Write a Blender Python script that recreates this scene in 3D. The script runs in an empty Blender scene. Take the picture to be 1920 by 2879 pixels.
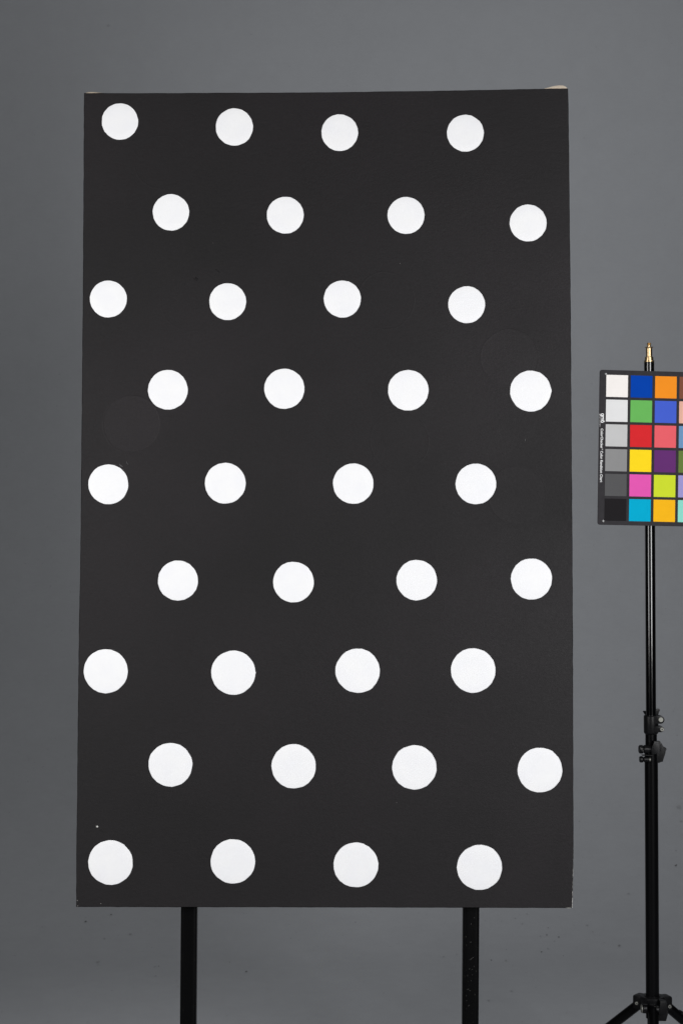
import bpy, bmesh, math, random
from mathutils import Vector, Matrix
S = bpy.context.scene
COL = S.collection
rnd = random.Random(7)

# ------------------------------------------------------------------ camera
F = 4650.0                       # focal length in pixels of the 1920 x 2879 photograph
CAMY, CAMZ = -3.0, 1.165
cam_d = bpy.data.cameras.new("camera")
cam_d.sensor_fit = 'VERTICAL'
cam_d.sensor_height = 36.0
cam_d.sensor_width = 24.0
cam_d.lens = F / 2879 * 36.0
cam_d.clip_start = 0.05
cam_d.clip_end = 60
cam = bpy.data.objects.new("camera", cam_d)
COL.objects.link(cam)
cam.location = (0, CAMY, CAMZ)
cam.rotation_euler = (math.radians(90), 0, 0)
S.camera = cam

# ------------------------------------------------------------------ world, lamps, exposure
w = bpy.data.worlds.new("World")
S.world = w
w.use_nodes = True
w.node_tree.nodes["Background"].inputs[0].default_value = (0.9, 0.95, 1.0, 1)
w.node_tree.nodes["Background"].inputs[1].default_value = 0.01

def softbox_or_fill(loc, target, sx, sy, power, col=(1, 1, 1), spread=180):
    l = bpy.data.lights.new("softbox_or_fill_lamp", 'AREA')
    l.shape = 'RECTANGLE'
    l.size, l.size_y = sx, sy
    l.energy = power
    l.color = col
    l.spread = math.radians(spread)
    o = bpy.data.objects.new("softbox_or_fill_lamp", l)
    COL.objects.link(o)
    o.location = loc
    o.rotation_euler = (Vector(target) - Vector(loc)).to_track_quat('-Z', 'Y').to_euler()
    return o
LEFT = softbox_or_fill((-1.48, -1.85, 1.44), (0.0, 0.2, 1.12), 0.8, 1.5, 33, (1.0, 0.99, 0.98))
RIGHT = softbox_or_fill((1.32, -2.55, 1.44), (0.1, 0.2, 1.12), 0.8, 1.5, 59, (0.99, 0.99, 1.0))
BACK_FILL = softbox_or_fill((0.85, 0.4, 3.1), (0.6, 2.6, 0.45), 1.2, 0.6, 20, (0.98, 0.99, 1.0))  # added out of view to brighten the sweep; not a known softbox
S.view_settings.view_transform = 'Standard'
S.view_settings.look = 'None'
S.view_settings.gamma = 1
S.view_settings.use_curve_mapping = False
S.view_settings.exposure = 0.0

# ------------------------------------------------------------------ helpers
def lin(c):
    c = c / 255.0
    return c / 12.92 if c <= 0.04045 else ((c + 0.055) / 1.055) ** 2.4
def rgb(r, g, b, k=1.0):
    return (lin(r) * k, lin(g) * k, lin(b) * k, 1)

def at(px, py, depth):
    """the point at a given distance in front of the camera plane for a spot measured on the photograph"""
    return Vector(((px - 960) / F * depth, CAMY + depth, CAMZ - (py - 1439.5) / F * depth))

def mat(name, base, rough=0.5, metal=0.0, spec=0.5, bump=None, mottle=None, coat=0.0):
    m = bpy.data.materials.new(name)
    m.use_nodes = True
    nt = m.node_tree
    b = nt.nodes["Principled BSDF"]
    b.inputs["Base Color"].default_value = base
    b.inputs["Roughness"].default_value = rough
    b.inputs["Metallic"].default_value = metal
    b.inputs["Specular IOR Level"].default_value = spec
    b.inputs["Coat Weight"].default_value = coat
    tc = nt.nodes.new("ShaderNodeTexCoord")
    if mottle:                                  # (scale, amount, detail)
        n = nt.nodes.new("ShaderNodeTexNoise")
        n.inputs["Scale"].default_value = mottle[0]
        n.inputs["Detail"].default_value = mottle[2]
        nt.links.new(tc.outputs["Object"], n.inputs["Vector"])
        r = nt.nodes.new("ShaderNodeMapRange")
        r.inputs["From Min"].default_value = 0.3
        r.inputs["From Max"].default_value = 0.7
        r.inputs["To Min"].default_value = 1 - mottle[1]
        r.inputs["To Max"].default_value = 1 + mottle[1]
        nt.links.new(n.outputs["Fac"], r.inputs["Value"])
        mx = nt.nodes.new("ShaderNodeVectorMath")
        mx.operation = 'SCALE'
        mx.inputs[0].default_value = base[:3]
        nt.links.new(r.outputs["Result"], mx.inputs["Scale"])
        nt.links.new(mx.outputs["Vector"], b.inputs["Base Color"])
    if bump:                                    # (scale, strength, distance)
        n = nt.nodes.new("ShaderNodeTexNoise")
        n.inputs["Scale"].default_value = bump[0]
        n.inputs["Detail"].default_value = 4
        nt.links.new(tc.outputs["Object"], n.inputs["Vector"])
        bp = nt.nodes.new("ShaderNodeBump")
        bp.inputs["Strength"].default_value = bump[1]
        bp.inputs["Distance"].default_value = bump[2]
        nt.links.new(n.outputs["Fac"], bp.inputs["Height"])
        nt.links.new(bp.outputs["Normal"], b.inputs["Normal"])
    return m

def empty(name, label, cat, loc):
    o = bpy.data.objects.new(name, None)
    o.empty_display_size = 0.05
    COL.objects.link(o)
    o.location = loc
    o['label'] = label
    o['category'] = cat
    return o

def link(name, me, m, parent=None, smooth=False, world=None):
    """one mesh object; 'world' is the parent's origin when the vertices are given in world coordinates"""
    if world is not None:
        me.transform(Matrix.Translation(-Vector(world)))
    if smooth:
        for p in me.polygons:
            p.use_smooth = True
    me.materials.append(m)
    o = bpy.data.objects.new(name, me)
    COL.objects.link(o)
    if parent:
        o.parent = parent
    return o

def pyd(name, v, f):
    me = bpy.data.meshes.new(name)
    me.from_pydata([tuple(a) for a in v], [], f)
    me.update()
    return me

def from_bm(name, bm):
    bmesh.ops.recalc_face_normals(bm, faces=bm.faces)
    me = bpy.data.meshes.new(name)
    bm.to_mesh(me)
    bm.free()
    return me

def sharp(o, deg=35):
    """smooth shading that keeps hard edges"""
    me = o.data
    bm = bmesh.new()
    bm.from_mesh(me)
    for e in bm.edges:
        e.smooth = not (len(e.link_faces) == 2 and e.calc_face_angle(0) > math.radians(deg))
    for f in bm.faces:
        f.smooth = True
    bm.to_mesh(me)
    bm.free()
    return o

def bm_box(bm, c, s, rot=None, bev=0.0):
    n0 = set(bm.verts)
    g = bmesh.ops.create_cube(bm, size=1.0)
    vs = g['verts']
    for v in vs:
        v.co = Vector((v.co.x * s[0], v.co.y * s[1], v.co.z * s[2]))
    if bev:
        es = list({e for v in vs for e in v.link_edges})
        bmesh.ops.bevel(bm, geom=es, offset=bev, segments=2, affect='EDGES', profile=0.6)
        vs = [v for v in bm.verts if v not in n0]
    for v in vs:
        if rot is not None:
            v.co = rot @ v.co
        v.co += Vector(c)

def bm_cyl(bm, a, b, r, n=24, r2=None, bev=0.0):
    """capped cylinder from a to b with softened rims"""
    a, b = Vector(a), Vector(b)
    r2 = r if r2 is None else r2
    d = (b - a)
    L = d.length
    q = d.to_track_quat('Z', 'Y')
    prof = [(r - bev, 0), (r, bev), (r2, L - bev), (r2 - bev, L)] if bev else [(r, 0), (r2, L)]
    rings = []
    for rr, z in prof:
        rings.append([bm.verts.new(a + q @ Vector((rr * math.cos(t * 2 * math.pi / n), rr * math.sin(t * 2 * math.pi / n), z))) for t in range(n)])
    for i in range(len(rings) - 1):
        for t in range(n):
            bm.faces.new((rings[i][t], rings[i][(t + 1) % n], rings[i + 1][(t + 1) % n], rings[i + 1][t]))
    bm.faces.new(rings[0][::-1])
    bm.faces.new(rings[-1])

def bm_lathe(bm, prof, n=32, cx=0.0, cy=0.0):
    rings = [[bm.verts.new((cx + r * math.cos(t * 2 * math.pi / n), cy + r * math.sin(t * 2 * math.pi / n), z)) for t in range(n)] for r, z in prof]
    for i in range(len(rings) - 1):
        for t in range(n):
            bm.faces.new((rings[i][t], rings[i][(t + 1) % n], rings[i + 1][(t + 1) % n], rings[i + 1][t]))
    bm.faces.new(rings[0][::-1])
    bm.faces.new(rings[-1])

def bm_prism(bm, pts, y0, y1, bev=0.0):
    """outline in x-z, extruded from y0 to y1"""
    n0 = set(bm.verts)
    a = [bm.verts.new((x, y0, z)) for x, z in pts]
    b = [bm.verts.new((x, y1, z)) for x, z in pts]
    n = len(pts)
    fs = [bm.faces.new(a), bm.faces.new(b[::-1])]
    for i in range(n):
        bm.faces.new((a[i], b[i], b[(i + 1) % n], a[(i + 1) % n]))
    if bev:
        es = list({e for f in fs for e in f.edges})
        bmesh.ops.bevel(bm, geom=es, offset=bev, segments=2, affect='EDGES', profile=0.6)

def interp(tab, x):
    if x <= tab[0][0]:
        return tab[0][1]
    for (a, b), (c, d) in zip(tab, tab[1:]):
        if x <= c:
            return b + (d - b) * (x - a) / (c - a)
    return tab[-1][1]

# ------------------------------------------------------------------ materials
M = {}
M['edge_black'] = mat('black_paint_edge', (0.002, 0.002, 0.002, 1), 0.9, spec=0.0, bump=(900, 0.3, 0.0005))
M['raw_canvas'] = mat('raw_primed_canvas', rgb(212, 196, 176, 0.85), 0.85, bump=(1400, 0.5, 0.0004), mottle=(60, 0.12, 3))
M['white_primer'] = mat('white_primer', (0.8, 0.79, 0.76, 1), 0.8)
M['wood'] = mat('pine_wood', (0.45, 0.30, 0.17, 1), 0.6, mottle=(40, 0.2, 5))
M['black_metal'] = mat('glossy_black_enamel', (0.001, 0.001, 0.0013, 1), 0.12, spec=0.6, bump=(60, 0.05, 0.0003))
M['satin_black'] = mat('satin_black_metal', (0.0015, 0.0015, 0.0018, 1), 0.3, spec=0.1, bump=(200, 0.15, 0.0004))
M['matt_plastic'] = mat('black_moulded_plastic', (0.004, 0.004, 0.0045, 1), 0.36, spec=0.15, bump=(700, 0.4, 0.0004))
M['rubber'] = mat('black_rubber', (0.02, 0.02, 0.02, 1), 0.8)
M['brass'] = mat('turned_brass', (0.50, 0.365, 0.20, 1), 0.32, metal=1.0, bump=(500, 0.3, 0.0003), mottle=(300, 0.15, 3))
M['steel'] = mat('zinc_plated_steel', (0.20, 0.20, 0.18, 1), 0.5, metal=0.7, mottle=(600, 0.12, 3))
M['scratch'] = mat('scratch_through_paint', (0.06, 0.06, 0.056, 1), 0.7)
M['worn'] = mat('worn_canvas_edge', (0.50, 0.49, 0.46, 1), 0.85)

# grey studio sweep: rolled wall paint with roller stipple and faint dirt
def backdrop_material():
    m = bpy.data.materials.new('grey_studio_paint')
    m.use_nodes = True
    nt = m.node_tree
    N, L = nt.nodes, nt.links
    b = N["Principled BSDF"]
    b.inputs["Roughness"].default_value = 0.75
    b.inputs["Specular IOR Level"].default_value = 0.25
    geo = N.new("ShaderNodeNewGeometry")
    def noise(scale, detail, vec=None, rough=0.55):
        n = N.new("ShaderNodeTexNoise")
        n.inputs["Scale"].default_value = scale
        n.inputs["Detail"].default_value = detail
        n.inputs["Roughness"].default_value = rough
        L.new(vec or geo.outputs["Position"], n.inputs["Vector"])
        return n
    def rng(src, a, b_, c, d):
        r = N.new("ShaderNodeMapRange")
        for k, v in zip(("From Min", "From Max", "To Min", "To Max"), (a, b_, c, d)):
            r.inputs[k].default_value = v
        L.new(src, r.inputs["Value"])
        return r.outputs["Result"]
    def mul(a, b_):
        n = N.new("ShaderNodeMath")
        n.operation = 'MULTIPLY'
        L.new(a, n.inputs[0])
        L.new(b_, n.inputs[1])
        return n.outputs[0]
    big = rng(noise(1.3, 3).outputs["Fac"], 0.3, 0.7, 0.975, 1.025)
    mid = rng(noise(14, 4).outputs["Fac"], 0.3, 0.7, 0.982, 1.018)
    mp = N.new("ShaderNodeMapping")
    mp.inputs["Scale"].default_value = (1, 1, 3.2)
    L.new(geo.outputs["Position"], mp.inputs["Vector"])
    streak = rng(noise(38, 5, mp.outputs["Vector"]).outputs["Fac"], 0.3, 0.7, 0.985, 1.015)
    grain = rng(noise(330, 3, None, 0.7).outputs["Fac"], 0.25, 0.75, 0.965, 1.035)
    dirt = rng(noise(85, 2).outputs["Fac"], 0.69, 0.76, 1.0, 0.86)
    f = mul(mul(mul(big, mid), mul(streak, grain)), dirt)
    vm = N.new("ShaderNodeVectorMath")
    vm.operation = 'SCALE'
    vm.inputs[0].default_value = BACK_COL
    L.new(f, vm.inputs["Scale"])
    L.new(vm.outputs["Vector"], b.inputs["Base Color"])
    h = N.new("ShaderNodeMath")
    h.operation = 'ADD'
    L.new(noise(260, 4).outputs["Fac"], h.inputs[0])
    L.new(rng(noise(9, 2).outputs["Fac"], 0, 1, 0, 2.5), h.inputs[1])
    bp = N.new("ShaderNodeBump")
    bp.inputs["Strength"].default_value = 0.35
    bp.inputs["Distance"].default_value = 0.0012
    L.new(h.outputs[0], bp.inputs["Height"])
    L.new(bp.outputs["Normal"], b.inputs["Normal"])
    return m
BACK_COL = (0.332, 0.343, 0.362)
M['backdrop'] = backdrop_material()
M['scuff'] = mat('dark_scuff', (0.14, 0.14, 0.145, 1), 0.8)
M['faint_scuff'] = mat('faint_scuff', (0.275, 0.283, 0.297, 1), 0.8)

# ------------------------------------------------------------------ backdrop sweep
Y1, R = 1.25, 1.75               # where the floor starts to curve up, and the radius of the curve
prof = [(-7.0, 0.0), (-4.0, 0.0), (-1.0, 0.0), (0.4, 0.0), (Y1, 0.0)]
NA = 40
for i in range(1, NA + 1):
    a = i / NA * math.pi / 2
    prof.append((Y1 + R * math.sin(a), R - R * math.cos(a)))
prof += [(Y1 + R, 3.0), (Y1 + R, 5.2)]
xs = [-5 + i * 1.0 for i in range(11)]
v, f = [], []
for (yy, zz) in prof:
    for x in xs:
        v.append((x, yy, zz))
nx = len(xs)
for i in range(len(prof) - 1):
    for j in range(nx - 1):
        f.append((i * nx + j, i * nx + j + 1, (i + 1) * nx + j + 1, (i + 1) * nx + j))
bk = link('backdrop', pyd('backdrop', v, f), M['backdrop'], smooth=True)
bk['kind'] = 'structure'
bk['label'] = 'grey painted studio sweep curving from floor to wall'

def sweep_hit(px, py):
    """the spot of the sweep seen at a measured spot of the photograph, and its normal"""
    s = -(py - 1439.5) / F
    best = None
    for (ya, za), (yb, zb) in zip(prof, prof[1:]):
        # CAMZ + s*(y-CAMY) = za + t*(zb-za), y = ya + t*(yb-ya)
        den = (zb - za) - s * (yb - ya)
        if abs(den) < 1e-9:
            continue
        t = (CAMZ + s * (ya - CAMY) - za) / den
        if -1e-6 <= t <= 1 + 1e-6:
            y = ya + t * (yb - ya)
            if y > 0.2:
                z = za + t * (zb - za)
                tan = Vector((0, yb - ya, zb - za)).normalized()
                nrm = Vector((0, -tan.z, tan.y))
                return Vector(((px - 960) / F * (y - CAMY), y, z)), tan, nrm
    return None

def scuffs(name, marks, m, seed):
    r = random.Random(seed)
    v, f = [], []
    for (px, py, sz) in marks:
        h = sweep_hit(px, py)
        if not h:
            continue
        P, tan, nrm = h
        k = sz / F * (P.y - CAMY) * 0.5
        n = 9
        rot = r.uniform(-0.5, 0.5)
        el = r.uniform(0.45, 0.9)
        i0 = len(v)
        foreshort = 1.0 / max(0.25, abs(nrm.y) * 0.96 + abs(nrm.z) * 0.27)
        for q in range(n):
            a = q / n * 2 * math.pi
            rr = k * r.uniform(0.6, 1.15)
            u, w_ = rr * math.cos(a), rr * el * math.sin(a)
            u, w_ = u * math.cos(rot) - w_ * math.sin(rot), u * math.sin(rot) + w_ * math.cos(rot)
            v.append(P + Vector((1, 0, 0)) * u + tan * w_ * foreshort + nrm * 0.0015)
        f.append(tuple(range(i0, i0 + n)))
    me = pyd(name, v, f)
    o = link(name, me, m, bk)
    o['kind'] = 'stuff'
    return o
c7, c8, c2 = 400 / 1568, 400 / 1568, 1920 / 1568
dark = [(200 + 443 * c7, 2460 + 440 * c7, 6), (200 + 165 * c7, 2460 + 517 * c7, 6.5), (200 + 970 * c7, 2460 + 1010 * c7, 3.5),
        (200 + 455 * c7, 2460 + 1278 * c7, 2.6), (1250 + 905 * c8, 2460 + 435 * c8, 2.8), (1250 + 1137 * c8, 2460 + 587 * c8, 3),
        (1250 + 1255 * c8, 2460 + 688 * c8, 4.6), (1250 + 512 * c8, 2460 + 945 * c8, 4.4), (1250 + 680 * c8, 2460 + 828 * c8, 2.6),
        (1250 + 1305 * c8, 2460 + 896 * c8, 2.6), (1250 + 1065 * c8, 2460 + 852 * c8, 5.5), (1250 + 1122 * c8, 2460 + 665 * c8, 4.5),
        (566 * c2, 2550 + 149 * c2, 6.4), (668 * c2, 2550 + 73 * c2, 3.5), (816 * c2, 2550 + 36 * c2, 4), (528 * c2, 2550 + 128 * c2, 2.6),
        (1421 * c2, 2550 + 89 * c2, 6.5), (1899, 2434, 8), (577 * c2, 79 * c2, 3), (1697, 2651, 2.6), (1899, 2393, 3)]
faint = [(200 + 658 * c7, 2460 + 655 * c7, 9), (200 + 842 * c7, 2460 + 622 * c7, 3), (200 + 925 * c7, 2460 + 1015 * c7, 5),
         (200 + 935 * c7, 2460 + 1117 * c7, 5), (200 + 238 * c7, 2460 + 1168 * c7, 4), (200 + 338 * c7, 2460 + 1188 * c7, 3),
         (200 + 80 * c7, 2460 + 1288 * c7, 4), (200 + 298 * c7, 2460 + 960 * c7, 8), (200 + 370 * c7, 2460 + 705 * c7, 8),
         (1250 + 775 * c8, 2460 + 482 * c8, 7), (1250 + 625 * c8, 2460 + 510 * c8, 3.5), (1250 + 447 * c8, 2460 + 507 * c8, 3.5),
         (1250 + 1055 * c8, 2460 + 680 * c8, 4.6), (1250 + 1210 * c8, 2460 + 733 * c8, 4), (1250 + 133 * c8, 2460 + 878 * c8, 3),
         (1250 + 675 * c8, 2460 + 945 * c8, 6), (1250 + 735 * c8, 2460 + 1282 * c8, 6), (1250 + 485 * c8, 2460 + 1388 * c8, 6),
         (1250 + 855 * c8, 2460 + 540 * c8, 6), (1250 + 1135 * c8, 2460 + 815 * c8, 4), (250 * c2, 59 * c2, 11), (42 * c2, 139 * c2, 4),
         (665 * c2, 153 * c2, 4), (787 * c2, 2550 + 67 * c2, 4), (657 * c2, 2550 + 17 * c2, 4), (930 * c2, 2550 + 27 * c2, 4),
         (1018 * c2, 2550 + 115 * c2, 5), (1360 * c2, 2550 + 58 * c2, 5), (1641, 388, 5), (1677, 402, 4), (1650, 1884, 3), (1766, 2513, 9),
         (1650, 2602, 8), (1740, 2661, 6), (1892, 2000, 5), (1902, 2068, 6), (1908, 2270, 14), (1914, 2310, 10), (1628, 2310, 4), (47, 2024, 3), (120, 2607, 5)]
for i in range(110):
    faint.append((rnd.uniform(0, 1920), 2879 - abs(rnd.gauss(0, 1)) * 260, rnd.uniform(1.5, 3.4)))
scuffs('scuff_marks', dark, M['scuff'], 3)
scuffs('scuff_marks', faint, M['faint_scuff'], 4)

# ------------------------------------------------------------------ the painting
# it leans back by about three degrees: distance from the camera plane as a function of the photo row
DB, DT = 2.965, 3.039
def pdepth(py):
    # plane through bottom edge (row 2550, DB) and top edge (row 256, DT); 1/depth is linear in the row on a plane
    t = (py - 256) / (2550 - 256)
    return 1.0 / ((1 - t) / DT + t / DB)
def pp(px, py, off=0.0):
    """point on the picture plane, 'off' metres proud of it towards the viewer"""
    p = at(px, py, pdepth(py))
    return p + PN * off
_a, _b, _c = at(238, 263, pdepth(263)), at(217, 2549, pdepth(2549)), at(1606, 2551, pdepth(2551))
PN = (_b - _a).cross(_c - _a).normalized()
if PN.y > 0:
    PN = -PN
EU = Vector((1, 0, 0))
EV = PN.cross(EU).normalized()
if EV.z < 0:
    EV = -EV
base = (_b + _c) / 2 - PN * 0.02
painting = empty('painting', 'tall black canvas painted with nine rows of white dots, raised on easel posts', 'painting', base)

top_t = [(238, 262.5), (384, 263), (920, 260.5), (1306, 255), (1596, 249)]
bot_t = [(216.5, 2548.6), (500, 2549.5), (912, 2550), (1250, 2550.8), (1606.5, 2551.6)]
lef_t = [(262, 238), (560, 236.8), (920, 234.4), (1620, 227.5), (1700, 225), (2420, 216.6), (2549, 216.3)]
rig_t = [(249, 1595.3), (400, 1597.6), (900, 1602.6), (1620, 1607.8), (2100, 1609.4), (2420, 1609.9), (2551, 1607)]
NU, NV = 60, 100
def edge_px(s, t):
    """Coons patch through the four measured edges (s left-right, t top-bottom)"""
    T = lambda s_: Vector((238 + s_ * 1357.5, interp(top_t, 238 + s_ * 1357.5)))
    B = lambda s_: Vector((216.5 + s_ * 1390, interp(bot_t, 216.5 + s_ * 1390)))
    Lf = lambda t_: Vector((interp(lef_t, 262 + t_ * 2287), 262.5 + t_ * 2286.1))
    Rt = lambda t_: Vector((interp(rig_t, 249 + t_ * 2302), 249 + t_ * 2302.6))
    c = (1 - t) * T(s) + t * B(s) + (1 - s) * Lf(t) + s * Rt(t)
    c -= (1 - s) * (1 - t) * T(0) + s * (1 - t) * T(1) + (1 - s) * t * B(0) + s * t * B(1)
    return c
v, f = [], []
for j in range(NV + 1):
    for i in range(NU + 1):
        # denser rows near the rim
        s, t = i / NU, j / NV
        q = edge_px(s, t)
        dx = min(s, 1 - s)
        # stretched cloth dips very slightly between the bars
        sag = -0.0004 * min(1, dx * 8) * min(1, min(t, 1 - t) * 10)
        v.append(pp(q.x, q.y, sag - 0.0))
for j in range(NV):
    for i in range(NU):
        a = j * (NU + 1) + i
        f.append((a, a + NU + 1, a + NU + 2, a + 1))
# rolled rim then the sides, 34 mm deep
rim = [(i, 0) for i in range(NU + 1)] + [(NU, j) for j in range(1, NV + 1)] + [(i, NV) for i in range(NU - 1, -1, -1)] + [(0, j) for j in range(NV - 1, 0, -1)]
cen = (_a + _b + _c + at(1596, 249, pdepth(249))) / 4
prev = [j * (NU + 1) + i for i, j in rim]
rng_edge = random.Random(11)
for (grow, back) in ((0.0014, 0.0004), (0.0020, 0.0022), (0.0012, 0.034)):
    cur = []
    for (i, j), p0 in zip(rim, [jj * (NU + 1) + ii for ii, jj in rim]):
        P = v[p0]
        ou = EU * (-1 if i == 0 else 1 if i == NU else 0) + EV * (1 if j == 0 else -1 if j == NV else 0)
        cur.append(len(v))
        v.append(P + ou * (grow if back > 0.01 else grow * rng_edge.uniform(0.6, 1.3)) * 0.5 - PN * back)
    n = len(rim)
    for k in range(n):
        f.append((prev[k], cur[k], cur[(k + 1) % n], prev[(k + 1) % n]))
    prev = cur

def paint_black():
    m = bpy.data.materials.new('matt_black_paint_on_canvas')
    m.use_nodes = True
    nt = m.node_tree
    N, L = nt.nodes, nt.links
    b = N["Principled BSDF"]
    b.inputs["Specular IOR Level"].default_value = 0.165
    tc = N.new("ShaderNodeTexCoord")
    co = tc.outputs["Object"]
    def noise(scale, detail, sc=(1, 1, 1), rough=0.55):
        mp = N.new("ShaderNodeMapping")
        mp.inputs["Scale"].default_value = sc
        L.new(co, mp.inputs["Vector"])
        n = N.new("ShaderNodeTexNoise")
        n.inputs["Scale"].default_value = scale
        n.inputs["Detail"].default_value = detail
        n.inputs["Roughness"].default_value = rough
        L.new(mp.outputs["Vector"], n.inputs["Vector"])
        return n.outputs["Fac"]
    def rng(src, a, b_, c, d, smooth=False):
        r = N.new("ShaderNodeMapRange")
        if smooth:
            r.interpolation_type = 'SMOOTHSTEP'
        for k, v_ in zip(("From Min", "From Max", "To Min", "To Max"), (a, b_, c, d)):
            r.inputs[k].default_value = v_
        L.new(src, r.inputs["Value"])
        return r.outputs["Result"]
    def op(o, a, b_):
        n = N.new("ShaderNodeMath")
        n.operation = o
        for k, x in enumerate((a, b_)):
            if isinstance(x, (int, float)):
                n.inputs[k].default_value = x
            else:
                L.new(x, n.inputs[k])
        return n.outputs[0]
    # rings: the raised rims and slightly glossier discs of dots painted out under the black
    rings = [(302, 974, 66, 1.0, 1.0), (917, 1012, 67, 0.8, 0.0), (1170, 822, 66, 0.7, 0.6), (1187, 1137, 66, 0.8, 0.5),
             (515, 1150, 66, 0.5, 0.0), (582, 1702, 44, 0.35, 0.0), (985, 1385, 36, 0.35, 0.0), (884, 690, 66, 0.7, 0.0),
             (372, 372, 62, 0.5, 0.0), (1090, 1660, 48, 0.25, 0.0), (440, 690, 70, 0.5, 0.0), (620, 1400, 55, 0.3, 0.0),
             (820, 1790, 40, 0.2, 0.0)]
    hsum, dsum = None, None
    for (x, y, r, a, d) in rings:
        c = pp(x * c2, y * c2) - Vector(base)
        rad = r * c2 / F * pdepth(y * c2)
        dn = N.new("ShaderNodeVectorMath")
        dn.operation = 'DISTANCE'
        L.new(co, dn.inputs[0])
        dn.inputs[1].default_value = c
        dist = dn.outputs["Value"]
        wob = op('ADD', dist, rng(noise(22, 1), 0, 1, -0.0025, 0.0025))
        e = op('ABSOLUTE', op('SUBTRACT', wob, rad), 0)
        h = rng(e, 0.0, 0.0022, a, 0.0, True)
        hsum = h if hsum is None else op('ADD', hsum, h)
        if d:
            di = rng(wob, rad - 0.002, rad + 0.001, d, 0.0)
            dsum = di if dsum is None else op('ADD', dsum, di)
    patch = noise(5, 3)
    rings_h = op('MULTIPLY', hsum, rng(patch, 0.35, 0.6, 0.35, 1.0))
    weave = op('ADD', noise(420, 3, (1, 1, 1.5), 0.7), op('MULTIPLY', noise(170, 4, (1, 1, 1.6)), 0.8))
    brush = noise(45, 5, (1, 1, 2.6))
    height = op('ADD', op('ADD', op('MULTIPLY', weave, 0.55), op('MULTIPLY', brush, 0.5)), op('MULTIPLY', rings_h, 0.6))
    bp = N.new("ShaderNodeBump")
    bp.inputs["Strength"].default_value = 0.5
    bp.inputs["Distance"].default_value = 0.0009
    L.new(height, bp.inputs["Height"])
    L.new(bp.outputs["Normal"], b.inputs["Normal"])
    rgh = op('SUBTRACT', rng(noise(3.5, 4), 0.3, 0.7, 0.50, 0.60), op('MULTIPLY', dsum, 0.03))
    L.new(op('ADD', rgh, rng(noise(240, 2), 0.3, 0.7, -0.03, 0.03)), b.inputs["Roughness"])
    # colour: dead black with a faint brown/violet drift and small worn flecks
    cr = N.new("ShaderNodeMix")
    cr.data_type = 'RGBA'
    L.new(rng(noise(2.3, 4), 0.35, 0.65, 0, 1), cr.inputs[0])
    cr.inputs[6].default_value = (0.0112, 0.0104, 0.0110, 1)
    cr.inputs[7].default_value = (0.0155, 0.0135, 0.0149, 1)
    fl = rng(noise(300, 2, (1, 1, 1), 0.6), 0.74, 0.80, 0.0, 1.0)
    zone = rng(noise(6, 2), 0.5, 0.68, 0.0, 1.0)
    mx = N.new("ShaderNodeMix")
    mx.data_type = 'RGBA'
    L.new(op('MULTIPLY', fl, zone), mx.inputs[0])
    L.new(cr.outputs[2], mx.inputs[6])
    mx.inputs[7].default_value = (0.006, 0.006, 0.006, 1)
    sc = N.new("ShaderNodeVectorMath")
    sc.operation = 'SCALE'
    L.new(mx.outputs[2], sc.inputs[0])
    L.new(op('ADD', op('MULTIPLY', dsum, 0.17), rng(weave, 0.6, 1.2, 0.84, 1.16)), sc.inputs["Scale"])
    L.new(sc.outputs["Vector"], b.inputs["Base Color"])
    return m
M['paint_black'] = paint_black()
canvas = link('canvas', pyd('canvas', v, f), M['paint_black'], painting, smooth=True, world=base)
canvas.data.materials.append(M['edge_black'])
nf = NU * NV
canvas.data.polygons.foreach_set('use_smooth', [True] * len(canvas.data.polygons))
sharp(canvas, 20)
for k, p in enumerate(canvas.data.polygons):
    if k >= nf:
        p.material_index = 1

# white dots: centres and diameters measured on the photo (in 1568-pixel units)
dots = [(276, 279, 84), (538.5, 291.5, 86), (780, 304.5, 84.5), (1068, 305.5, 85),
        (393, 487.5, 84), (655, 494, 85), (932, 494.5, 85), (1212, 512, 85),
        (249.5, 686.5, 85), (523, 692.5, 85), (786, 686.5, 85.5), (1071, 699.5, 85),
        (386, 895, 91.5), (653, 892.5, 92.5), (937, 896, 93.5), (1217.5, 898, 94.5),
        (249.5, 1112, 92), (517.5, 1109.5, 94), (811, 1110.5, 93), (1092, 1111, 93.5),
        (409, 1333, 92.5), (674, 1336.5, 93.5), (956.5, 1332, 93.5), (1219.5, 1329.5, 95),
        (243.5, 1541, 101.5), (536, 1544.5, 102), (821, 1540, 102), (1086, 1539.5, 102.5),
        (392, 1756, 101), (674.5, 1759.5, 102), (951, 1762, 102.5), (1239, 1768, 103),
        (254.5, 1980.5, 103), (535, 1978, 102.5), (817, 1986, 103), (1100.5, 1991.5, 104)]
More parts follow.
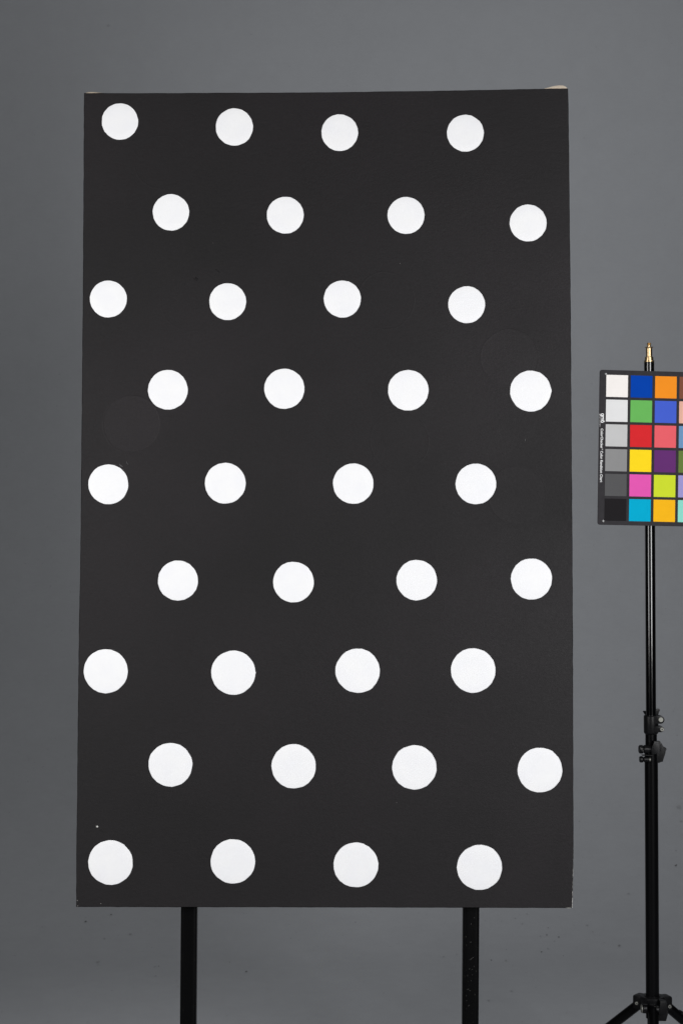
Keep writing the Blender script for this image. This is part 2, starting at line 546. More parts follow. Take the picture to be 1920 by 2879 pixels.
def white_paint():
    m = mat('white_acrylic_paint', (0.80, 0.805, 0.83, 1), 0.5, spec=0.35)
    nt = m.node_tree
    N, L = nt.nodes, nt.links
    b = N["Principled BSDF"]
    tc = [n for n in N if n.type == 'TEX_COORD'][0]
    oi = N.new("ShaderNodeObjectInfo")
    ad = N.new("ShaderNodeVectorMath")
    ad.operation = 'ADD'
    L.new(tc.outputs["Object"], ad.inputs[0])
    L.new(oi.outputs["Random"], ad.inputs[1])
    n = N.new("ShaderNodeTexNoise")
    n.inputs["Scale"].default_value = 28
    n.inputs["Detail"].default_value = 5
    L.new(ad.outputs[0], n.inputs["Vector"])
    mp = N.new("ShaderNodeMapRange")
    mp.inputs["From Min"].default_value = 0.3
    mp.inputs["From Max"].default_value = 0.7
    L.new(n.outputs["Fac"], mp.inputs["Value"])
    mx = N.new("ShaderNodeMix")
    mx.data_type = 'RGBA'
    mx.inputs[6].default_value = (0.85, 0.853, 0.875, 1)
    mx.inputs[7].default_value = (0.885, 0.885, 0.888, 1)
    L.new(mp.outputs[0], mx.inputs[0])
    L.new(mx.outputs[2], b.inputs["Base Color"])
    w2 = N.new("ShaderNodeTexNoise")
    w2.inputs["Scale"].default_value = 320
    w2.inputs["Detail"].default_value = 4
    L.new(tc.outputs["Object"], w2.inputs["Vector"])
    bp = N.new("ShaderNodeBump")
    bp.inputs["Strength"].default_value = 0.1
    bp.inputs["Distance"].default_value = 0.0006
    L.new(w2.outputs["Fac"], bp.inputs["Height"])
    L.new(bp.outputs["Normal"], b.inputs["Normal"])
    return m
M['paint_white'] = white_paint()
BUMPS = {15: [(0.02, 0.022)], 25: [(0.0, 0.03)], 31: [(1.0, 0.03)], 12: [], 0: [(-2.55, 0.02)], 26: [(-1.0, 0.03)], 28: [(2.7, 0.02)]}
for k, (x, y, d) in enumerate(dots):
    r = random.Random(100 + k)
    n = 96
    R0 = d / 2
    ph = [r.uniform(0, 6.28) for _ in range(12)]
    # cut with a knife along short straight strokes, then a little paint creep
    nfc = r.randint(17, 22)
    f0 = r.uniform(0, 2 * math.pi / nfc)
    facets = [f0 + (q + r.uniform(-0.22, 0.22)) * 2 * math.pi / nfc for q in range(nfc)]
    facets = sorted(a % (2 * math.pi) for a in facets)
    fr = [1 + r.gauss(0, 0.0045) for _ in facets]
    def radius(a):
        a = a % (2 * math.pi)
        for q in range(len(facets)):
            a0, a1 = facets[q], facets[(q + 1) % len(facets)] + (2 * math.pi if q == len(facets) - 1 else 0)
            aa = a if a >= facets[0] else a + 2 * math.pi
            if a0 <= aa <= a1:
                p0 = Vector((math.cos(a0), math.sin(a0))) * fr[q]
                p1 = Vector((math.cos(a1), math.sin(a1))) * fr[(q + 1) % len(fr)]
                # crossing of the ray with the chord
                dx, dy = math.cos(aa), math.sin(aa)
                e = p1 - p0
                den = dx * e.y - dy * e.x
                chord = (p0.x * e.y - p0.y * e.x) / den if abs(den) > 1e-9 else 1
                return 0.62 * chord + 0.38 + 0.0065
        return 1.0
    v, f = [], []
    ctr = pp(x * c2, y * c2, 0.0004)
    rings_ = ((1.0, -0.0010), (0.992, 0.0004), (0.975, 0.00055), (0.55, 0.0004))
    for rr, off in rings_:
        for q in range(n):
            a = q / n * 2 * math.pi
            e = radius(a) + 0.003 * math.sin(3 * a + ph[0]) + 0.002 * math.sin(5 * a + ph[1]) + 0.0012 * math.sin(23 * a + ph[2])
            for (ba, bh) in BUMPS.get(k, []):
                da = (a - ba + math.pi) % (2 * math.pi) - math.pi
                e += bh * math.exp(-(da / (0.16 if k in (15, 26, 28) else 0.05)) ** 2)
            v.append(pp(x * c2 + R0 * c2 * e * rr * math.cos(a), y * c2 - R0 * c2 * e * rr * math.sin(a), off))
    for q in range(len(rings_) - 1):
        for t in range(n):
            f.append((q * n + t, q * n + (t + 1) % n, (q + 1) * n + (t + 1) % n, (q + 1) * n + t))
    v.append(ctr)
    q = len(rings_) - 1
    for t in range(n):
        f.append((q * n + t, q * n + (t + 1) % n, len(v) - 1))
    o = link('dot', pyd('dot', v, f), M['paint_white'], painting, smooth=True, world=base)

# folded corners of unpainted canvas standing above the top edge
def fold(hs, ytab):
    v, f = [], []
    K = 10
    for px, h in hs:
        py = interp(top_t, px)
        for k in range(K + 1):
            a = k / K * math.pi
            P = pp(px, py, 0)
            hh = h / F * pdepth(py)
            bk_ = 0.001 + 0.007 * (1 - math.cos(a))
            v.append(P - PN * bk_ + EV * (hh * math.sin(a) ** 0.7 - 0.0012 + bk_ * 0.21 + 0.0006 * math.sin(a)))
    n = len(hs)
    for i in range(n - 1):
        for k in range(K):
            a = i * (K + 1) + k
            f.append((a, a + 1, a + K + 2, a + K + 1))
    f.append(tuple(range(K + 1)))
    f.append(tuple((n - 1) * (K + 1) + k for k in range(K, -1, -1)))
    return v, f
va, fa = fold([(237.5, 0.6), (239, 2.5), (243, 4.7), (250, 6.2), (262, 6.2), (275, 5), (288, 3.4), (298, 1.8), (306, 0.2)], None)
link('corner_fold', pyd('corner_fold', va, fa), M['raw_canvas'], painting, smooth=True, world=base)
va, fa = fold([(1520, 0.3), (1530, 3.2), (1541, 6.2), (1553, 9.2), (1565, 11.3), (1574, 11.8), (1583, 11.2), (1589, 8.8), (1593.5, 5), (1596, 1.0)], None)
link('corner_fold', pyd('corner_fold', va, fa), M['raw_canvas'], painting, smooth=True, world=base)

# places where the paint has come away: chips, worn white edge, stray hairs
def blob(name, px, py, sz, m, el=0.8, seed=1, n=10, off=0.0006, rot=0.0):
    r = random.Random(seed)
    v = []
    for q in range(n):
        a = q / n * 2 * math.pi
        rr = sz / 2 * r.uniform(0.55, 1.1)
        u, w_ = rr * math.cos(a), rr * el * math.sin(a)
        v.append(pp(px + u * math.cos(rot) - w_ * math.sin(rot), py + u * math.sin(rot) + w_ * math.cos(rot), off))
    v.append(pp(px, py, off + 0.0004))
    return link(name, pyd(name, v, [(q, (q + 1) % n, n) for q in range(n)]), m, painting, world=base)
M['chip_grey'] = mat('grey_chip', (0.26, 0.25, 0.24, 1), 0.85)
M['white_chip'] = mat('chip_to_primer', (0.5, 0.5, 0.48, 1), 0.85)
blob('paint_chip', 274.3, 2323.5, 7.2, M['white_chip'], 0.75, 5, rot=0.4)
blob('paint_chip', 218.6, 2531.6, 3.4, M['chip_grey'], 0.8, 6, off=0.0012)
blob('paint_chip', 219.5, 2546.8, 4.6, M['chip_grey'], 0.6, 7, off=0.0012)
blob('paint_chip', 284.6, 2540.3, 3.5, M['chip_grey'], 0.7, 8)
blob('paint_chip', 1124.5, 741, 2.4, M['chip_grey'], 0.8, 9)
blob('paint_chip', 1114.8, 2256.5, 2.2, M['chip_grey'], 0.8, 10)
blob('paint_chip', 599.5, 683.5, 1.8, M['chip_grey'], 0.8, 12)
def hair(pts, wpx, m, name='stray_hair'):
    v, f = [], []
    n = len(pts)
    for i, (x, y) in enumerate(pts):
        ax, ay = pts[max(0, i - 1)]
        bx, by = pts[min(n - 1, i + 1)]
        t = Vector((bx - ax, by - ay)).normalized()
        hw = wpx / 2 * (0.35 if i in (0, n - 1) else 1)
        v.append(pp(x - t.y * hw, y + t.x * hw, 0.0005))
        v.append(pp(x, y, 0.0009))
        v.append(pp(x + t.y * hw, y - t.x * hw, 0.0005))
    for i in range(n - 1):
        a = i * 3
        f += [(a, a + 1, a + 4, a + 3), (a + 1, a + 2, a + 5, a + 4)]
    link(name, pyd(name, v, f), m, painting, world=base)
M['hair'] = mat('pale_hair', (0.18, 0.18, 0.18, 1), 0.6)
M['groove'] = mat('dark_scratch', (0.004, 0.004, 0.004, 1), 0.8)
hair([(336.5, 1304), (339, 1308), (342.5, 1310.5), (346.5, 1312)], 1.5, M['hair'])
hair([(356.5, 1297), (358, 1302), (361, 1306.5)], 1.2, M['hair'])
hair([(1475.5, 1234), (1475.8, 1237), (1475, 1240)], 1.4, M['hair'])
hair([(281, 2334), (288, 2337), (295.5, 2341.5)], 1.7, M['groove'], 'scratch')
hair([(543, 782), (549, 785), (551, 780), (556, 784), (552, 790)], 1.6, M['groove'], 'scratch')
hair([(605, 757), (612, 760), (617, 766)], 1.6, M['groove'], 'scratch')
# worn lower right edge: ragged bare primer
v, f = [], []
re_ = random.Random(5)
ys = [2380 + i * 4.3 for i in range(41)]
for i, py in enumerate(ys):
    gx = interp(rig_t, py)
    wv = max(0.15, (0.2 + 1.1 * (i / 40) ** 1.5) * re_.uniform(0.3, 1.35))
    oe = (0.5 + 1.0 * i / 40) * re_.uniform(0.0, 1.0)
    v += [pp(gx - wv * 0.6 + 0.4, py, 0.0006), pp(gx + oe, py, 0.0003), pp(gx + oe, py, -0.004)]
for i in range(len(ys) - 1):
    a = i * 3
    f += [(a, a + 3, a + 4, a + 1), (a + 1, a + 4, a + 5, a + 2)]
link('worn_edge', pyd('worn_edge', v, f), M['worn'], painting, world=base)
v, f = [], []
for i in range(8):
    px = 1588 + i * 2.5
    py = interp(bot_t, px)
    dn = (0.6, 1.8, 2.6, 3.0, 3.3, 3.2, 2.8, 1.8)[i]
    v += [pp(px, py - 0.4, 0.0004), pp(px, py + dn, -0.002), pp(px, py + dn, -0.012)]
for i in range(7):
    a = i * 3
    f += [(a, a + 1, a + 4, a + 3), (a + 1, a + 2, a + 5, a + 4)]
link('worn_edge', pyd('worn_edge', v, f), M['worn'], painting, world=base)

# wooden stretcher behind the cloth
def plane_box(name, px0, px1, py0, py1, z0, z1, m, parent, wloc):
    c = [pp(px0, py0), pp(px1, py0), pp(px1, py1), pp(px0, py1)]
    v = [p - PN * z0 for p in c] + [p - PN * z1 for p in c]
    f = [(0, 1, 2, 3), (4, 7, 6, 5), (0, 4, 5, 1), (1, 5, 6, 2), (2, 6, 7, 3), (3, 7, 4, 0)]
    me = pyd(name, v, f)
    return link(name, me, m, parent, world=wloc)
plane_box('stretcher_bar', 248, 318, 272, 2540, 0.004, 0.033, M['wood'], painting, base)
plane_box('stretcher_bar', 1520, 1588, 272, 2540, 0.004, 0.033, M['wood'], painting, base)
plane_box('stretcher_bar', 319, 1519, 272, 340, 0.004, 0.033, M['wood'], painting, base)
plane_box('stretcher_bar', 319, 1519, 2470, 2540, 0.004, 0.033, M['wood'], painting, base)
plane_box('stretcher_bar', 319, 1519, 1370, 1430, 0.010, 0.031, M['wood'], painting, base)

# ------------------------------------------------------------------ easel with two square black posts
ea = empty('easel', 'black studio easel, two straight posts showing under the dotted canvas', 'easel', (at(854, 2700, 3.03).x, 0.03, 0.0))
eo = ea.location.copy()
def post(pt, pb, wpx):
    """rounded tube leaning with the picture; pt / pb are (px at row 2550, px at row 2879)"""
    d1, d2 = pdepth(2550) + 0.028, pdepth(2879) + 0.028
    A, B = at(pt, 2550, d1), at(pb, 2879, d2)
    u = (A - B).normalized()
    lo = B - u * (B.z / u.z)
    hi = A + u * (1.30)
    r = wpx / 2 / F * d1
    # rounded-square section
    sec = []
    for k in range(32):
        a = (k + 0.5) / 32 * 2 * math.pi
        cx, cy = math.cos(a), math.sin(a)
        p = 7.0
        s = 1 / (abs(cx) ** p + abs(cy) ** p) ** (1 / p)
        sec.append((r * s * cx, r * 0.8 * s * cy))
    side = Vector((1, 0, 0))
    fw = u.cross(side).normalized()
    side = fw.cross(u).normalized()
    if side.x < 0:
        side = -side
    bm = bmesh.new()
    rings = []
    for P in (lo, hi):
        off = -abs(0) if False else 0
        rings.append([bm.verts.new(P + side * a + fw * b - eo + Vector((0, 0.006, 0))) for a, b in sec])
    n = len(sec)
    for t in range(n):
        bm.faces.new((rings[0][t], rings[0][(t + 1) % n], rings[1][(t + 1) % n], rings[1][t]))
    bm.faces.new(rings[0][::-1])
    bm.faces.new(rings[1])
    return sharp(link('post', from_bm('post', bm), M['post_black'], ea)), lo, hi, A
def post_material():
    m = mat('scuffed_black_post_paint', (0.0016, 0.0016, 0.0018, 1), 0.36, spec=0.07, bump=(90, 0.1, 0.0006))
    nt = m.node_tree
    N, L = nt.nodes, nt.links
    b = N["Principled BSDF"]
    tc = [n for n in N if n.type == 'TEX_COORD'][0]
    def noise(scale, detail):
        n = N.new("ShaderNodeTexNoise")
        n.inputs["Scale"].default_value = scale
        n.inputs["Detail"].default_value = detail
        L.new(tc.outputs["Object"], n.inputs["Vector"])
        return n.outputs["Fac"]
    def rng(src, a, b_, c, d):
        r = N.new("ShaderNodeMapRange")
        for k, v_ in zip(("From Min", "From Max", "To Min", "To Max"), (a, b_, c, d)):
            r.inputs[k].default_value = v_
        L.new(src, r.inputs["Value"])
        return r.outputs["Result"]
    mu = N.new("ShaderNodeMath")
    mu.operation = 'MULTIPLY'
    L.new(rng(noise(420, 3), 0.64, 0.78, 0, 0.22), mu.inputs[0])
    L.new(rng(noise(26, 3), 0.45, 0.62, 0, 1), mu.inputs[1])
    mx = N.new("ShaderNodeMix")
    mx.data_type = 'RGBA'
    mx.inputs[6].default_value = (0.0016, 0.0016, 0.0018, 1)
    mx.inputs[7].default_value = (0.10, 0.10, 0.09, 1)
    L.new(mu.outputs[0], mx.inputs[0])
    L.new(mx.outputs[2], b.inputs["Base Color"])
    return m
M['post_black'] = post_material()
posts = [post(532, 529.3, 45.5), post(1324, 1321.7, 46)]
def bar(name, a, b, wy, wz, m, parent):
    a, b = Vector(a), Vector(b)
    bm = bmesh.new()
    d = b - a
    q = d.to_track_quat('X', 'Z').to_matrix()
    bm_box(bm, (a + b) / 2 - eo, (d.length, wy, wz), q, bev=0.002)
    return sharp(link(name, from_bm(name, bm), m, parent))
for _, lo, hi, A in posts:
    bar('foot', lo + Vector((0, -0.42, 0.022)), lo + Vector((0, 0.42, 0.022)), 0.04, 0.04, M['satin_black'], ea)
    # ledge bracket under the stretcher, wholly behind the cloth
    bm = bmesh.new()
    bm_box(bm, pp((A.x / pdepth(2540) * F) + 960, 2466, -0.022) - eo, (0.028, 0.02, 0.012), bev=0.001)
    sharp(link('bracket', from_bm('bracket', bm), M['satin_black'], ea))
a0, a1 = posts[0][1], posts[1][1]
bar('crossbar', a0 + Vector((-0.05, 0.05, 0.075)), a1 + Vector((0.05, 0.05, 0.075)), 0.03, 0.04, M['satin_black'], ea)
h0, h1 = posts[0][3] + Vector((0, 0.052, 0.9)), posts[1][3] + Vector((0, 0.052, 0.9))
h0.y += 0.03; h1.y += 0.03
bar('crossbar', h0 + Vector((-0.03, 0.0, 0)), h1 + Vector((0.03, 0.0, 0)), 0.03, 0.04, M['satin_black'], ea)
# scratches on the right-hand post
rp = posts[1][0]
v, f = [], []
rs = random.Random(9)
marks = [(1250 + x * c8, 2460 + y * c8, l, an) for x, y, l, an in
         [(290, 538, 5, 0.9), (232, 680, 5, -1.4), (290, 925, 15, 0.6), (312, 910, 6, 0.8), (270, 1035, 4, 0.3), (300, 1040, 4, -0.2),
          (322, 1010, 4, 1.2), (255, 1260, 7, 0.5), (275, 1275, 6, -0.8), (235, 1330, 5, 1.2), (330, 1318, 4, 1.4), (290, 1165, 5, -0.9),
          (250, 1110, 5, 1.2), (285, 740, 6, 0.0), (240, 772, 4, 1.5), (345, 1060, 4, 1.5), (265, 1440, 6, 0.7), (240, 1385, 4, 0.4),
          (300, 1100, 3, 1.3), (325, 470, 4, 0.8)]]
for (px, py, l, an) in marks:
    d = pdepth(py) + 0.028 + 0.006 - 0.8 * 23 / F * 3.0 - 0.0006
    dx, dy = math.cos(an) * l / 2, -math.sin(an) * l / 2
    wv = 0.5
    i0 = len(v)
    v += [at(px - dx, py - dy, d) - eo, at(px + dy / l * wv * 2, py - dx / l * wv * 2, d) - eo, at(px + dx, py + dy, d) - eo, at(px - dy / l * wv * 2, py + dx / l * wv * 2, d) - eo]
    f.append((i0, i0 + 1, i0 + 2, i0 + 3))
link('scratches', pyd('scratches', v, f), M['scratch'], ea)['kind'] = 'stuff'

# ------------------------------------------------------------------ light stand
PM = F / 3.0                     # pixels per metre at the stand
def axis_px(py):
    return 1823.6 + (py - 1010) * 0.00533
st = empty('light_stand', 'black telescopic light stand with brass spigot, beside the canvas', 'light stand', ((axis_px(3245) - 960) / PM, 0.0, 0.0))
st.rotation_euler = (0, -0.00533, 0)
Z = lambda py: (CAMZ * PM + 1439.5 - py) / PM
k3 = 180 / 1568                  # close-up of the collars
Z3 = lambda zy: Z(1960 + zy * k3)
X3 = lambda zx, zy: (1740 + zx * k3 - axis_px(1960 + zy * k3)) / PM
k4 = 240 / 1568                  # close-up of the tripod hub
Z4 = lambda zy: Z(2700 + zy * k4)
X4 = lambda zx, zy: (1680 + zx * k4 - axis_px(2700 + zy * k4)) / PM
zs = lambda zy: Z(950 + zy * 0.0574)
ku = 0.0574 / PM
bm = bmesh.new()
prof_s = []
prof_s += [(70 * ku, zs(238)), (98 * ku, zs(252))]
for q in range(4):               # screw thread
    y0 = 258 + q * 32
    prof_s += [(108 * ku, zs(y0)), (92 * ku, zs(y0 + 16))]
prof_s += [(94 * ku, zs(385)), (94 * ku, zs(440)), (110 * ku, zs(450)), (205 * ku, zs(452)), (208 * ku, zs(462)), (165 * ku, zs(492)), (150 * ku, zs(500)),
           (151 * ku, zs(640)), (148 * ku, zs(645)), (151 * ku, zs(650)), (150 * ku, zs(925)), (170 * ku, zs(932)), (202 * ku, zs(940)), (206 * ku, zs(960)),
           (205 * ku, zs(1100)), (240 * ku, zs(1108)), (250 * ku, zs(1120)), (250 * ku, zs(1180)), (240 * ku, zs(1194))]
bm_lathe(bm, prof_s, 40)
sharp(link('spigot', from_bm('spigot', bm), M['brass'], st), 25)

def tube(name, r, py0, py1, m, parent=st, n=40):
    bm = bmesh.new()
    bm_cyl(bm, (0, 0, Z(py1)), (0, 0, Z(py0)), r, n, bev=0.0006)
    return sharp(link(name, from_bm(name, bm), m, parent))
tube('tube', 0.00915, 1018.6, 2020, M['black_metal'])
tube('tube', 0.0104, 2014, 2160, M['satin_black'])
tube('tube', 0.0120, 2108, 2862, M['satin_black'])
# small paint chips on the top of the tube
bm = bmesh.new()
for (zx, zy, s, q) in ((585, 1430, 30, 0.5), (560, 1465, 14, 1.0), (860, 1480, 20, 1.3), (895, 1405, 10, 0.3), (850, 1305, 14, 0.9)):
    x = (zx - 757) * ku
    r_ = 0.0093
    y = -math.sqrt(max(r_ * r_ - x * x, 0))
    c = Vector((x, y, zs(zy)))
    nrm = Vector((x, y, 0)).normalized()
    tg = Vector((-nrm.y, nrm.x, 0))
    pts = [c + (tg * math.cos(a) * math.cos(q) + Vector((0, 0, 1)) * math.sin(a)) * s * ku * rnd.uniform(0.7, 1.2) * (1 if i % 2 else 0.6) for i, a in enumerate([t * math.pi / 4 for t in range(8)])]
    bm.faces.new([bm.verts.new(p) for p in pts])
link('chipped_paint', from_bm('chipped_paint', bm), M['scratch'], st)

def settle(bm, y, py, verts=None):
    """measured spots were read at the pole's distance; move a part standing nearer or farther by y to match"""
    for v_ in (verts or bm.verts):
        v_.co += Vector((y * 0.187, 0, y * (Z(py) - CAMZ) / 3.0))
# upper collar
bm = bmesh.new()
r1 = 178 * k3 / PM
bm_lathe(bm, [(r1 * 0.8, Z3(905)), (r1 * 0.93, Z3(885)), (r1, Z3(845)), (r1, Z3(480)), (r1 * 0.97, Z3(455)), (r1 * 0.88, Z3(440)), (r1 * 0.74, Z3(438))], 40)
def lug(bm, zx, zy, rz, xin, y0, y1, zhalf):
    """rounded ear standing out of the collar, its eye towards the viewer"""
    cx, cz = X3(zx, zy), Z3(zy)
    r = rz * k3 / PM
    pts = []
    for q in range(13):
        a = -math.pi / 2 + q / 12 * math.pi
        pts.append((cx + r * math.cos(a), cz + r * math.sin(a)))
    pts += [(X3(xin, zy), cz + zhalf * k3 / PM), (X3(xin, zy), cz - zhalf * k3 / PM)]
    n0 = set(bm.verts)
    bm_prism(bm, pts, y0, y1, bev=0.0007)
    settle(bm, y0, 2040, [v_ for v_ in bm.verts if v_ not in n0])
lug(bm, 1010, 560, 95, 840, -0.0125, 0.006, 95)
lug(bm, 1025, 790, 70, 840, -0.0125, 0.006, 80)
co1 = sharp(link('collar', from_bm('collar', bm), M['matt_plastic'], st))
def bolt(zx, zy, rz, y, hexn, parent, X=X3, Zf=Z3, kk=k3):
    bm = bmesh.new()
    c = Vector((X(zx, zy) + y * 0.187, y, Zf(zy) + y * (Zf(zy) - CAMZ) / 3.0))
    r = rz * kk / PM
    bm_cyl(bm, c, c + Vector((0, -0.0022, 0)), r, 24, bev=0.0005)
    o = sharp(link('bolt', from_bm('bolt', bm), M['steel'], parent))
    if hexn:
        bm = bmesh.new()
        bm_cyl(bm, c + Vector((0, -0.0018, 0)), c + Vector((0, -0.0026, 0)), r * 0.42, 6)
        o2 = link('bolt_socket', from_bm('bolt_socket', bm), M['rubber'], parent)
    return o
bolt(1012, 552, 60, -0.0122, False, co1)
bolt(1040, 790, 47, -0.0122, True, co1)
# wing knob behind the tube
bm = bmesh.new()
bm_prism(bm, [(X3(a, b), Z3(b)) for a, b in [(575, 350), (590, 333), (640, 336), (652, 360), (880, 360), (888, 287), (972, 284), (990, 310), (940, 432), (925, 470), (660, 470), (625, 432)]], 0.0125, 0.0185, bev=0.001)
bm_cyl(bm, (0, 0.010, Z3(520)), (0, 0.024, Z3(520)), 0.0075, 20, bev=0.0008)
settle(bm, 0.0155, 2000)
sharp(link('wing_knob', from_bm('wing_knob', bm), M['matt_plastic'], st))

# lower clamp with cam lever
bm = bmesh.new()
r2_ = 155 * k3 / PM
bm_lathe(bm, [(r2_ * 0.92, Z3(1640)), (r2_, Z3(1625)), (r2_, Z3(1470)), (r2_ * 0.93, Z3(1462)), (r2_ * 0.93, Z3(1435)), (r2_, Z3(1428)), (r2_, Z3(1190)), (r2_ * 0.9, Z3(1160)), (r2_ * 0.72, Z3(1150))], 40)
co2 = sharp(link('collar', from_bm('collar', bm), M['matt_plastic'], st))
bm = bmesh.new()
zc = (Z3(1180) + Z3(1395)) / 2
rb = 105 * k3 / PM
bm_cyl(bm, (X3(492, 1290), -0.0135, zc), (X3(604, 1290), -0.0135, zc), rb, 28, bev=0.0018)
bm_cyl(bm, (X3(612, 1290), -0.0130, zc), (X3(752, 1290), -0.0130, zc), rb * 0.98, 28, bev=0.0012)
bm_cyl(bm, (X3(600, 1290), -0.0128, zc), (X3(870, 1290), -0.0128, zc), rb * 0.82, 28)
settle(bm, -0.02, 2105)
sharp(link('hinge_barrel', from_bm('hinge_barrel', bm), M['matt_plastic'], st))
bm = bmesh.new()
zc2 = (Z3(1458) + Z3(1612)) / 2
rb2 = 78 * k3 / PM
bm_cyl(bm, (X3(508, 1530), -0.0115, zc2), (X3(600, 1530), -0.0115, zc2), rb2, 28, bev=0.0014)
bm_cyl(bm, (X3(606, 1530), -0.0125, zc2), (X3(735, 1530), -0.0125, zc2), rb2 * 0.86, 28, bev=0.001)
settle(bm, -0.018, 2135)
sharp(link('hinge_barrel', from_bm('hinge_barrel', bm), M['matt_plastic'], st))
# bright rim of the hinge pin
bm = bmesh.new()
bm_cyl(bm, (X3(735, 1560), -0.0165, zc2), (X3(775, 1560), -0.0165, zc2), rb2 * 0.55, 20, bev=0.0006)
settle(bm, -0.02, 2135)
sharp(link('pin', from_bm('pin', bm), M['steel'], st))
bm = bmesh.new()
bm_box(bm, (X3(738, 1425), -0.0150, Z3(1428)), (150 * k3 / PM, 0.006, 0.0010), bev=0.0003)
bm_box(bm, (X3(640, 1425), -0.0135, Z3(1420)), (170 * k3 / PM, 0.010, 0.0012), bev=0.0003)
settle(bm, -0.015, 2120)
sharp(link('band', from_bm('band', bm), M['satin_black'], st))
# cam lever: a drum segment seen from the side
bm = bmesh.new()
arc = []
for q in range(15):
    a = math.radians(62 - q / 14 * 124)
    arc.append((X3(790, 1250) + 240 * k3 / PM * math.cos(a), Z3(1240) + 180 * k3 / PM * math.sin(a)))
pts = [(X3(845, 1080), Z3(1080)), (X3(1000, 1100), Z3(1100))] + arc[2:] + [(X3(870, 1405), Z3(1405)), (X3(790, 1405), Z3(1405)), (X3(775, 1250), Z3(1250)), (X3(840, 1180), Z3(1180))]
bm_prism(bm, pts, -0.022, -0.0095, bev=0.0012)
settle(bm, -0.022, 2105)
sharp(link('cam_lever', from_bm('cam_lever', bm), M['matt_plastic'], st))
# star knob behind it
bm = bmesh.new()
pts = [(X3(a, b), Z3(b)) for a, b in [(900, 1085), (1005, 1092), (1045, 1150), (1085, 1240), (1145, 1248), (1160, 1272), (1108, 1385), (1085, 1500), (1066, 1585), (975, 1592), (945, 1615), (900, 1600), (880, 1500)]]
bm_prism(bm, pts, -0.0085, 0.004, bev=0.0012)
settle(bm, -0.0085, 2110)
sharp(link('star_knob', from_bm('star_knob', bm), M['matt_plastic'], st))
bm = bmesh.new()
for (zx, zy, s) in ((543, 1250, 24), (520, 1240, 12), (580, 1312, 14), (566, 1300, 8)):
    c = Vector((X3(zx, zy), 0, Z3(zy)))
    dz = c.z - zc
    y = -0.0135 - math.sqrt(max(rb * rb - dz * dz, 0)) - 0.0002
    bm.faces.new([bm.verts.new((c.x + s * k3 / PM * rnd.uniform(0.5, 1.1) * math.cos(t * math.pi / 4), y, c.z + s * k3 / PM * rnd.uniform(0.5, 1.1) * math.sin(t * math.pi / 4))) for t in range(8)])
settle(bm, -0.02, 2105)
link('chipped_paint', from_bm('chipped_paint', bm), M['scratch'], st)

# tripod hub
hz1, hz0 = Z(2800), Z(2842)
bm = bmesh.new()
bm_lathe(bm, [(0.016, hz0), (0.0215, hz0 + 0.002), (0.0225, hz1 - 0.003), (0.0205, hz1), (0.0135, hz1 + 0.0005)], 40)
az = [math.radians(a) for a in (141, 19, 262)]
for a in az[:2]:
    q = Matrix.Rotation(a, 3, 'Z')
    pts = []
    n0 = set(bm.verts)
    bm_box(bm, (0, 0, 0), (0.022, 0.024, hz1 - hz0 - 0.002), None, bev=0.0035)
    for v_ in [x for x in bm.verts if x not in n0]:
        v_.co = q @ (v_.co + Vector((0.0235, 0, 0))) + Vector((0, 0, (hz1 + hz0) / 2 - 0.0005))
hub = sharp(link('hub', from_bm('hub', bm), M['matt_plastic'], st))
bm = bmesh.new()
bm_lathe(bm, [(0.0122, hz1 - 0.001), (0.0145, hz1 - 0.001), (0.0145, hz1 + 0.0014), (0.0122, hz1 + 0.0014)], 40)
sharp(link('washer', from_bm('washer', bm), M['matt_plastic'], hub))
bolt(707, 785, 30, -0.006, True, hub, X4, Z4, k4)
bolt(1313, 848, 33, -0.0075, True, hub, X4, Z4, k4)
# rims of the front pivot
bm = bmesh.new()
bm_cyl(bm, (X4(792, 885), -0.026, Z4(885)), (X4(815, 885), -0.026, Z4(885)), 75 * k4 / PM, 24, bev=0.0006)
settle(bm, -0.026, 2835)
sharp(link('pin', from_bm('pin', bm), M['steel'], hub))
bm = bmesh.new()
bm_cyl(bm, (X4(1035, 905), -0.026, Z4(905)), (X4(1052, 905), -0.026, Z4(905)), 62 * k4 / PM, 24, bev=0.0006)
settle(bm, -0.026, 2835)
sharp(link('pin', from_bm('pin', bm), M['steel'], hub))
bm = bmesh.new()
bm_cyl(bm, (X4(815, 885), -0.026, Z4(885)), (X4(900, 885), -0.026, Z4(885)), 85 * k4 / PM, 24, bev=0.0012)
bm_cyl(bm, (X4(1052, 905), -0.026, Z4(905)), (X4(1130, 905), -0.026, Z4(905)), 80 * k4 / PM, 24, bev=0.0012)
bm_box(bm, (X4(850, 795), -0.030, Z4(797)), (110 * k4 / PM, 0.004, 0.0014), bev=0.0004)
bm_box(bm, (X4(985, 800), -0.030, Z4(802)), (100 * k4 / PM, 0.004, 0.0014), bev=0.0004)
settle(bm, -0.026, 2835)
sharp(link('hinge_barrel', from_bm('hinge_barrel', bm), M['matt_plastic'], hub))
bm = bmesh.new()
pts = [(X4(a, b), Z4(b)) for a, b in [(1125, 728), (1200, 738), (1250, 758), (1262, 850), (1255, 930), (1225, 985), (1090, 975), (1120, 900)]]
bm_prism(bm, pts, -0.0345, -0.020, bev=0.0012)
pts = [(X4(a, b), Z4(b)) for a, b in [(1110, 960), (1295, 940), (1290, 1010), (1262, 1120), (1250, 1132), (1112, 1130)]]
bm_prism(bm, pts, -0.024, -0.012, bev=0.0012)
settle(bm, -0.028, 2840)
sharp(link('cam_lever', from_bm('cam_lever', bm), M['matt_plastic'], st))

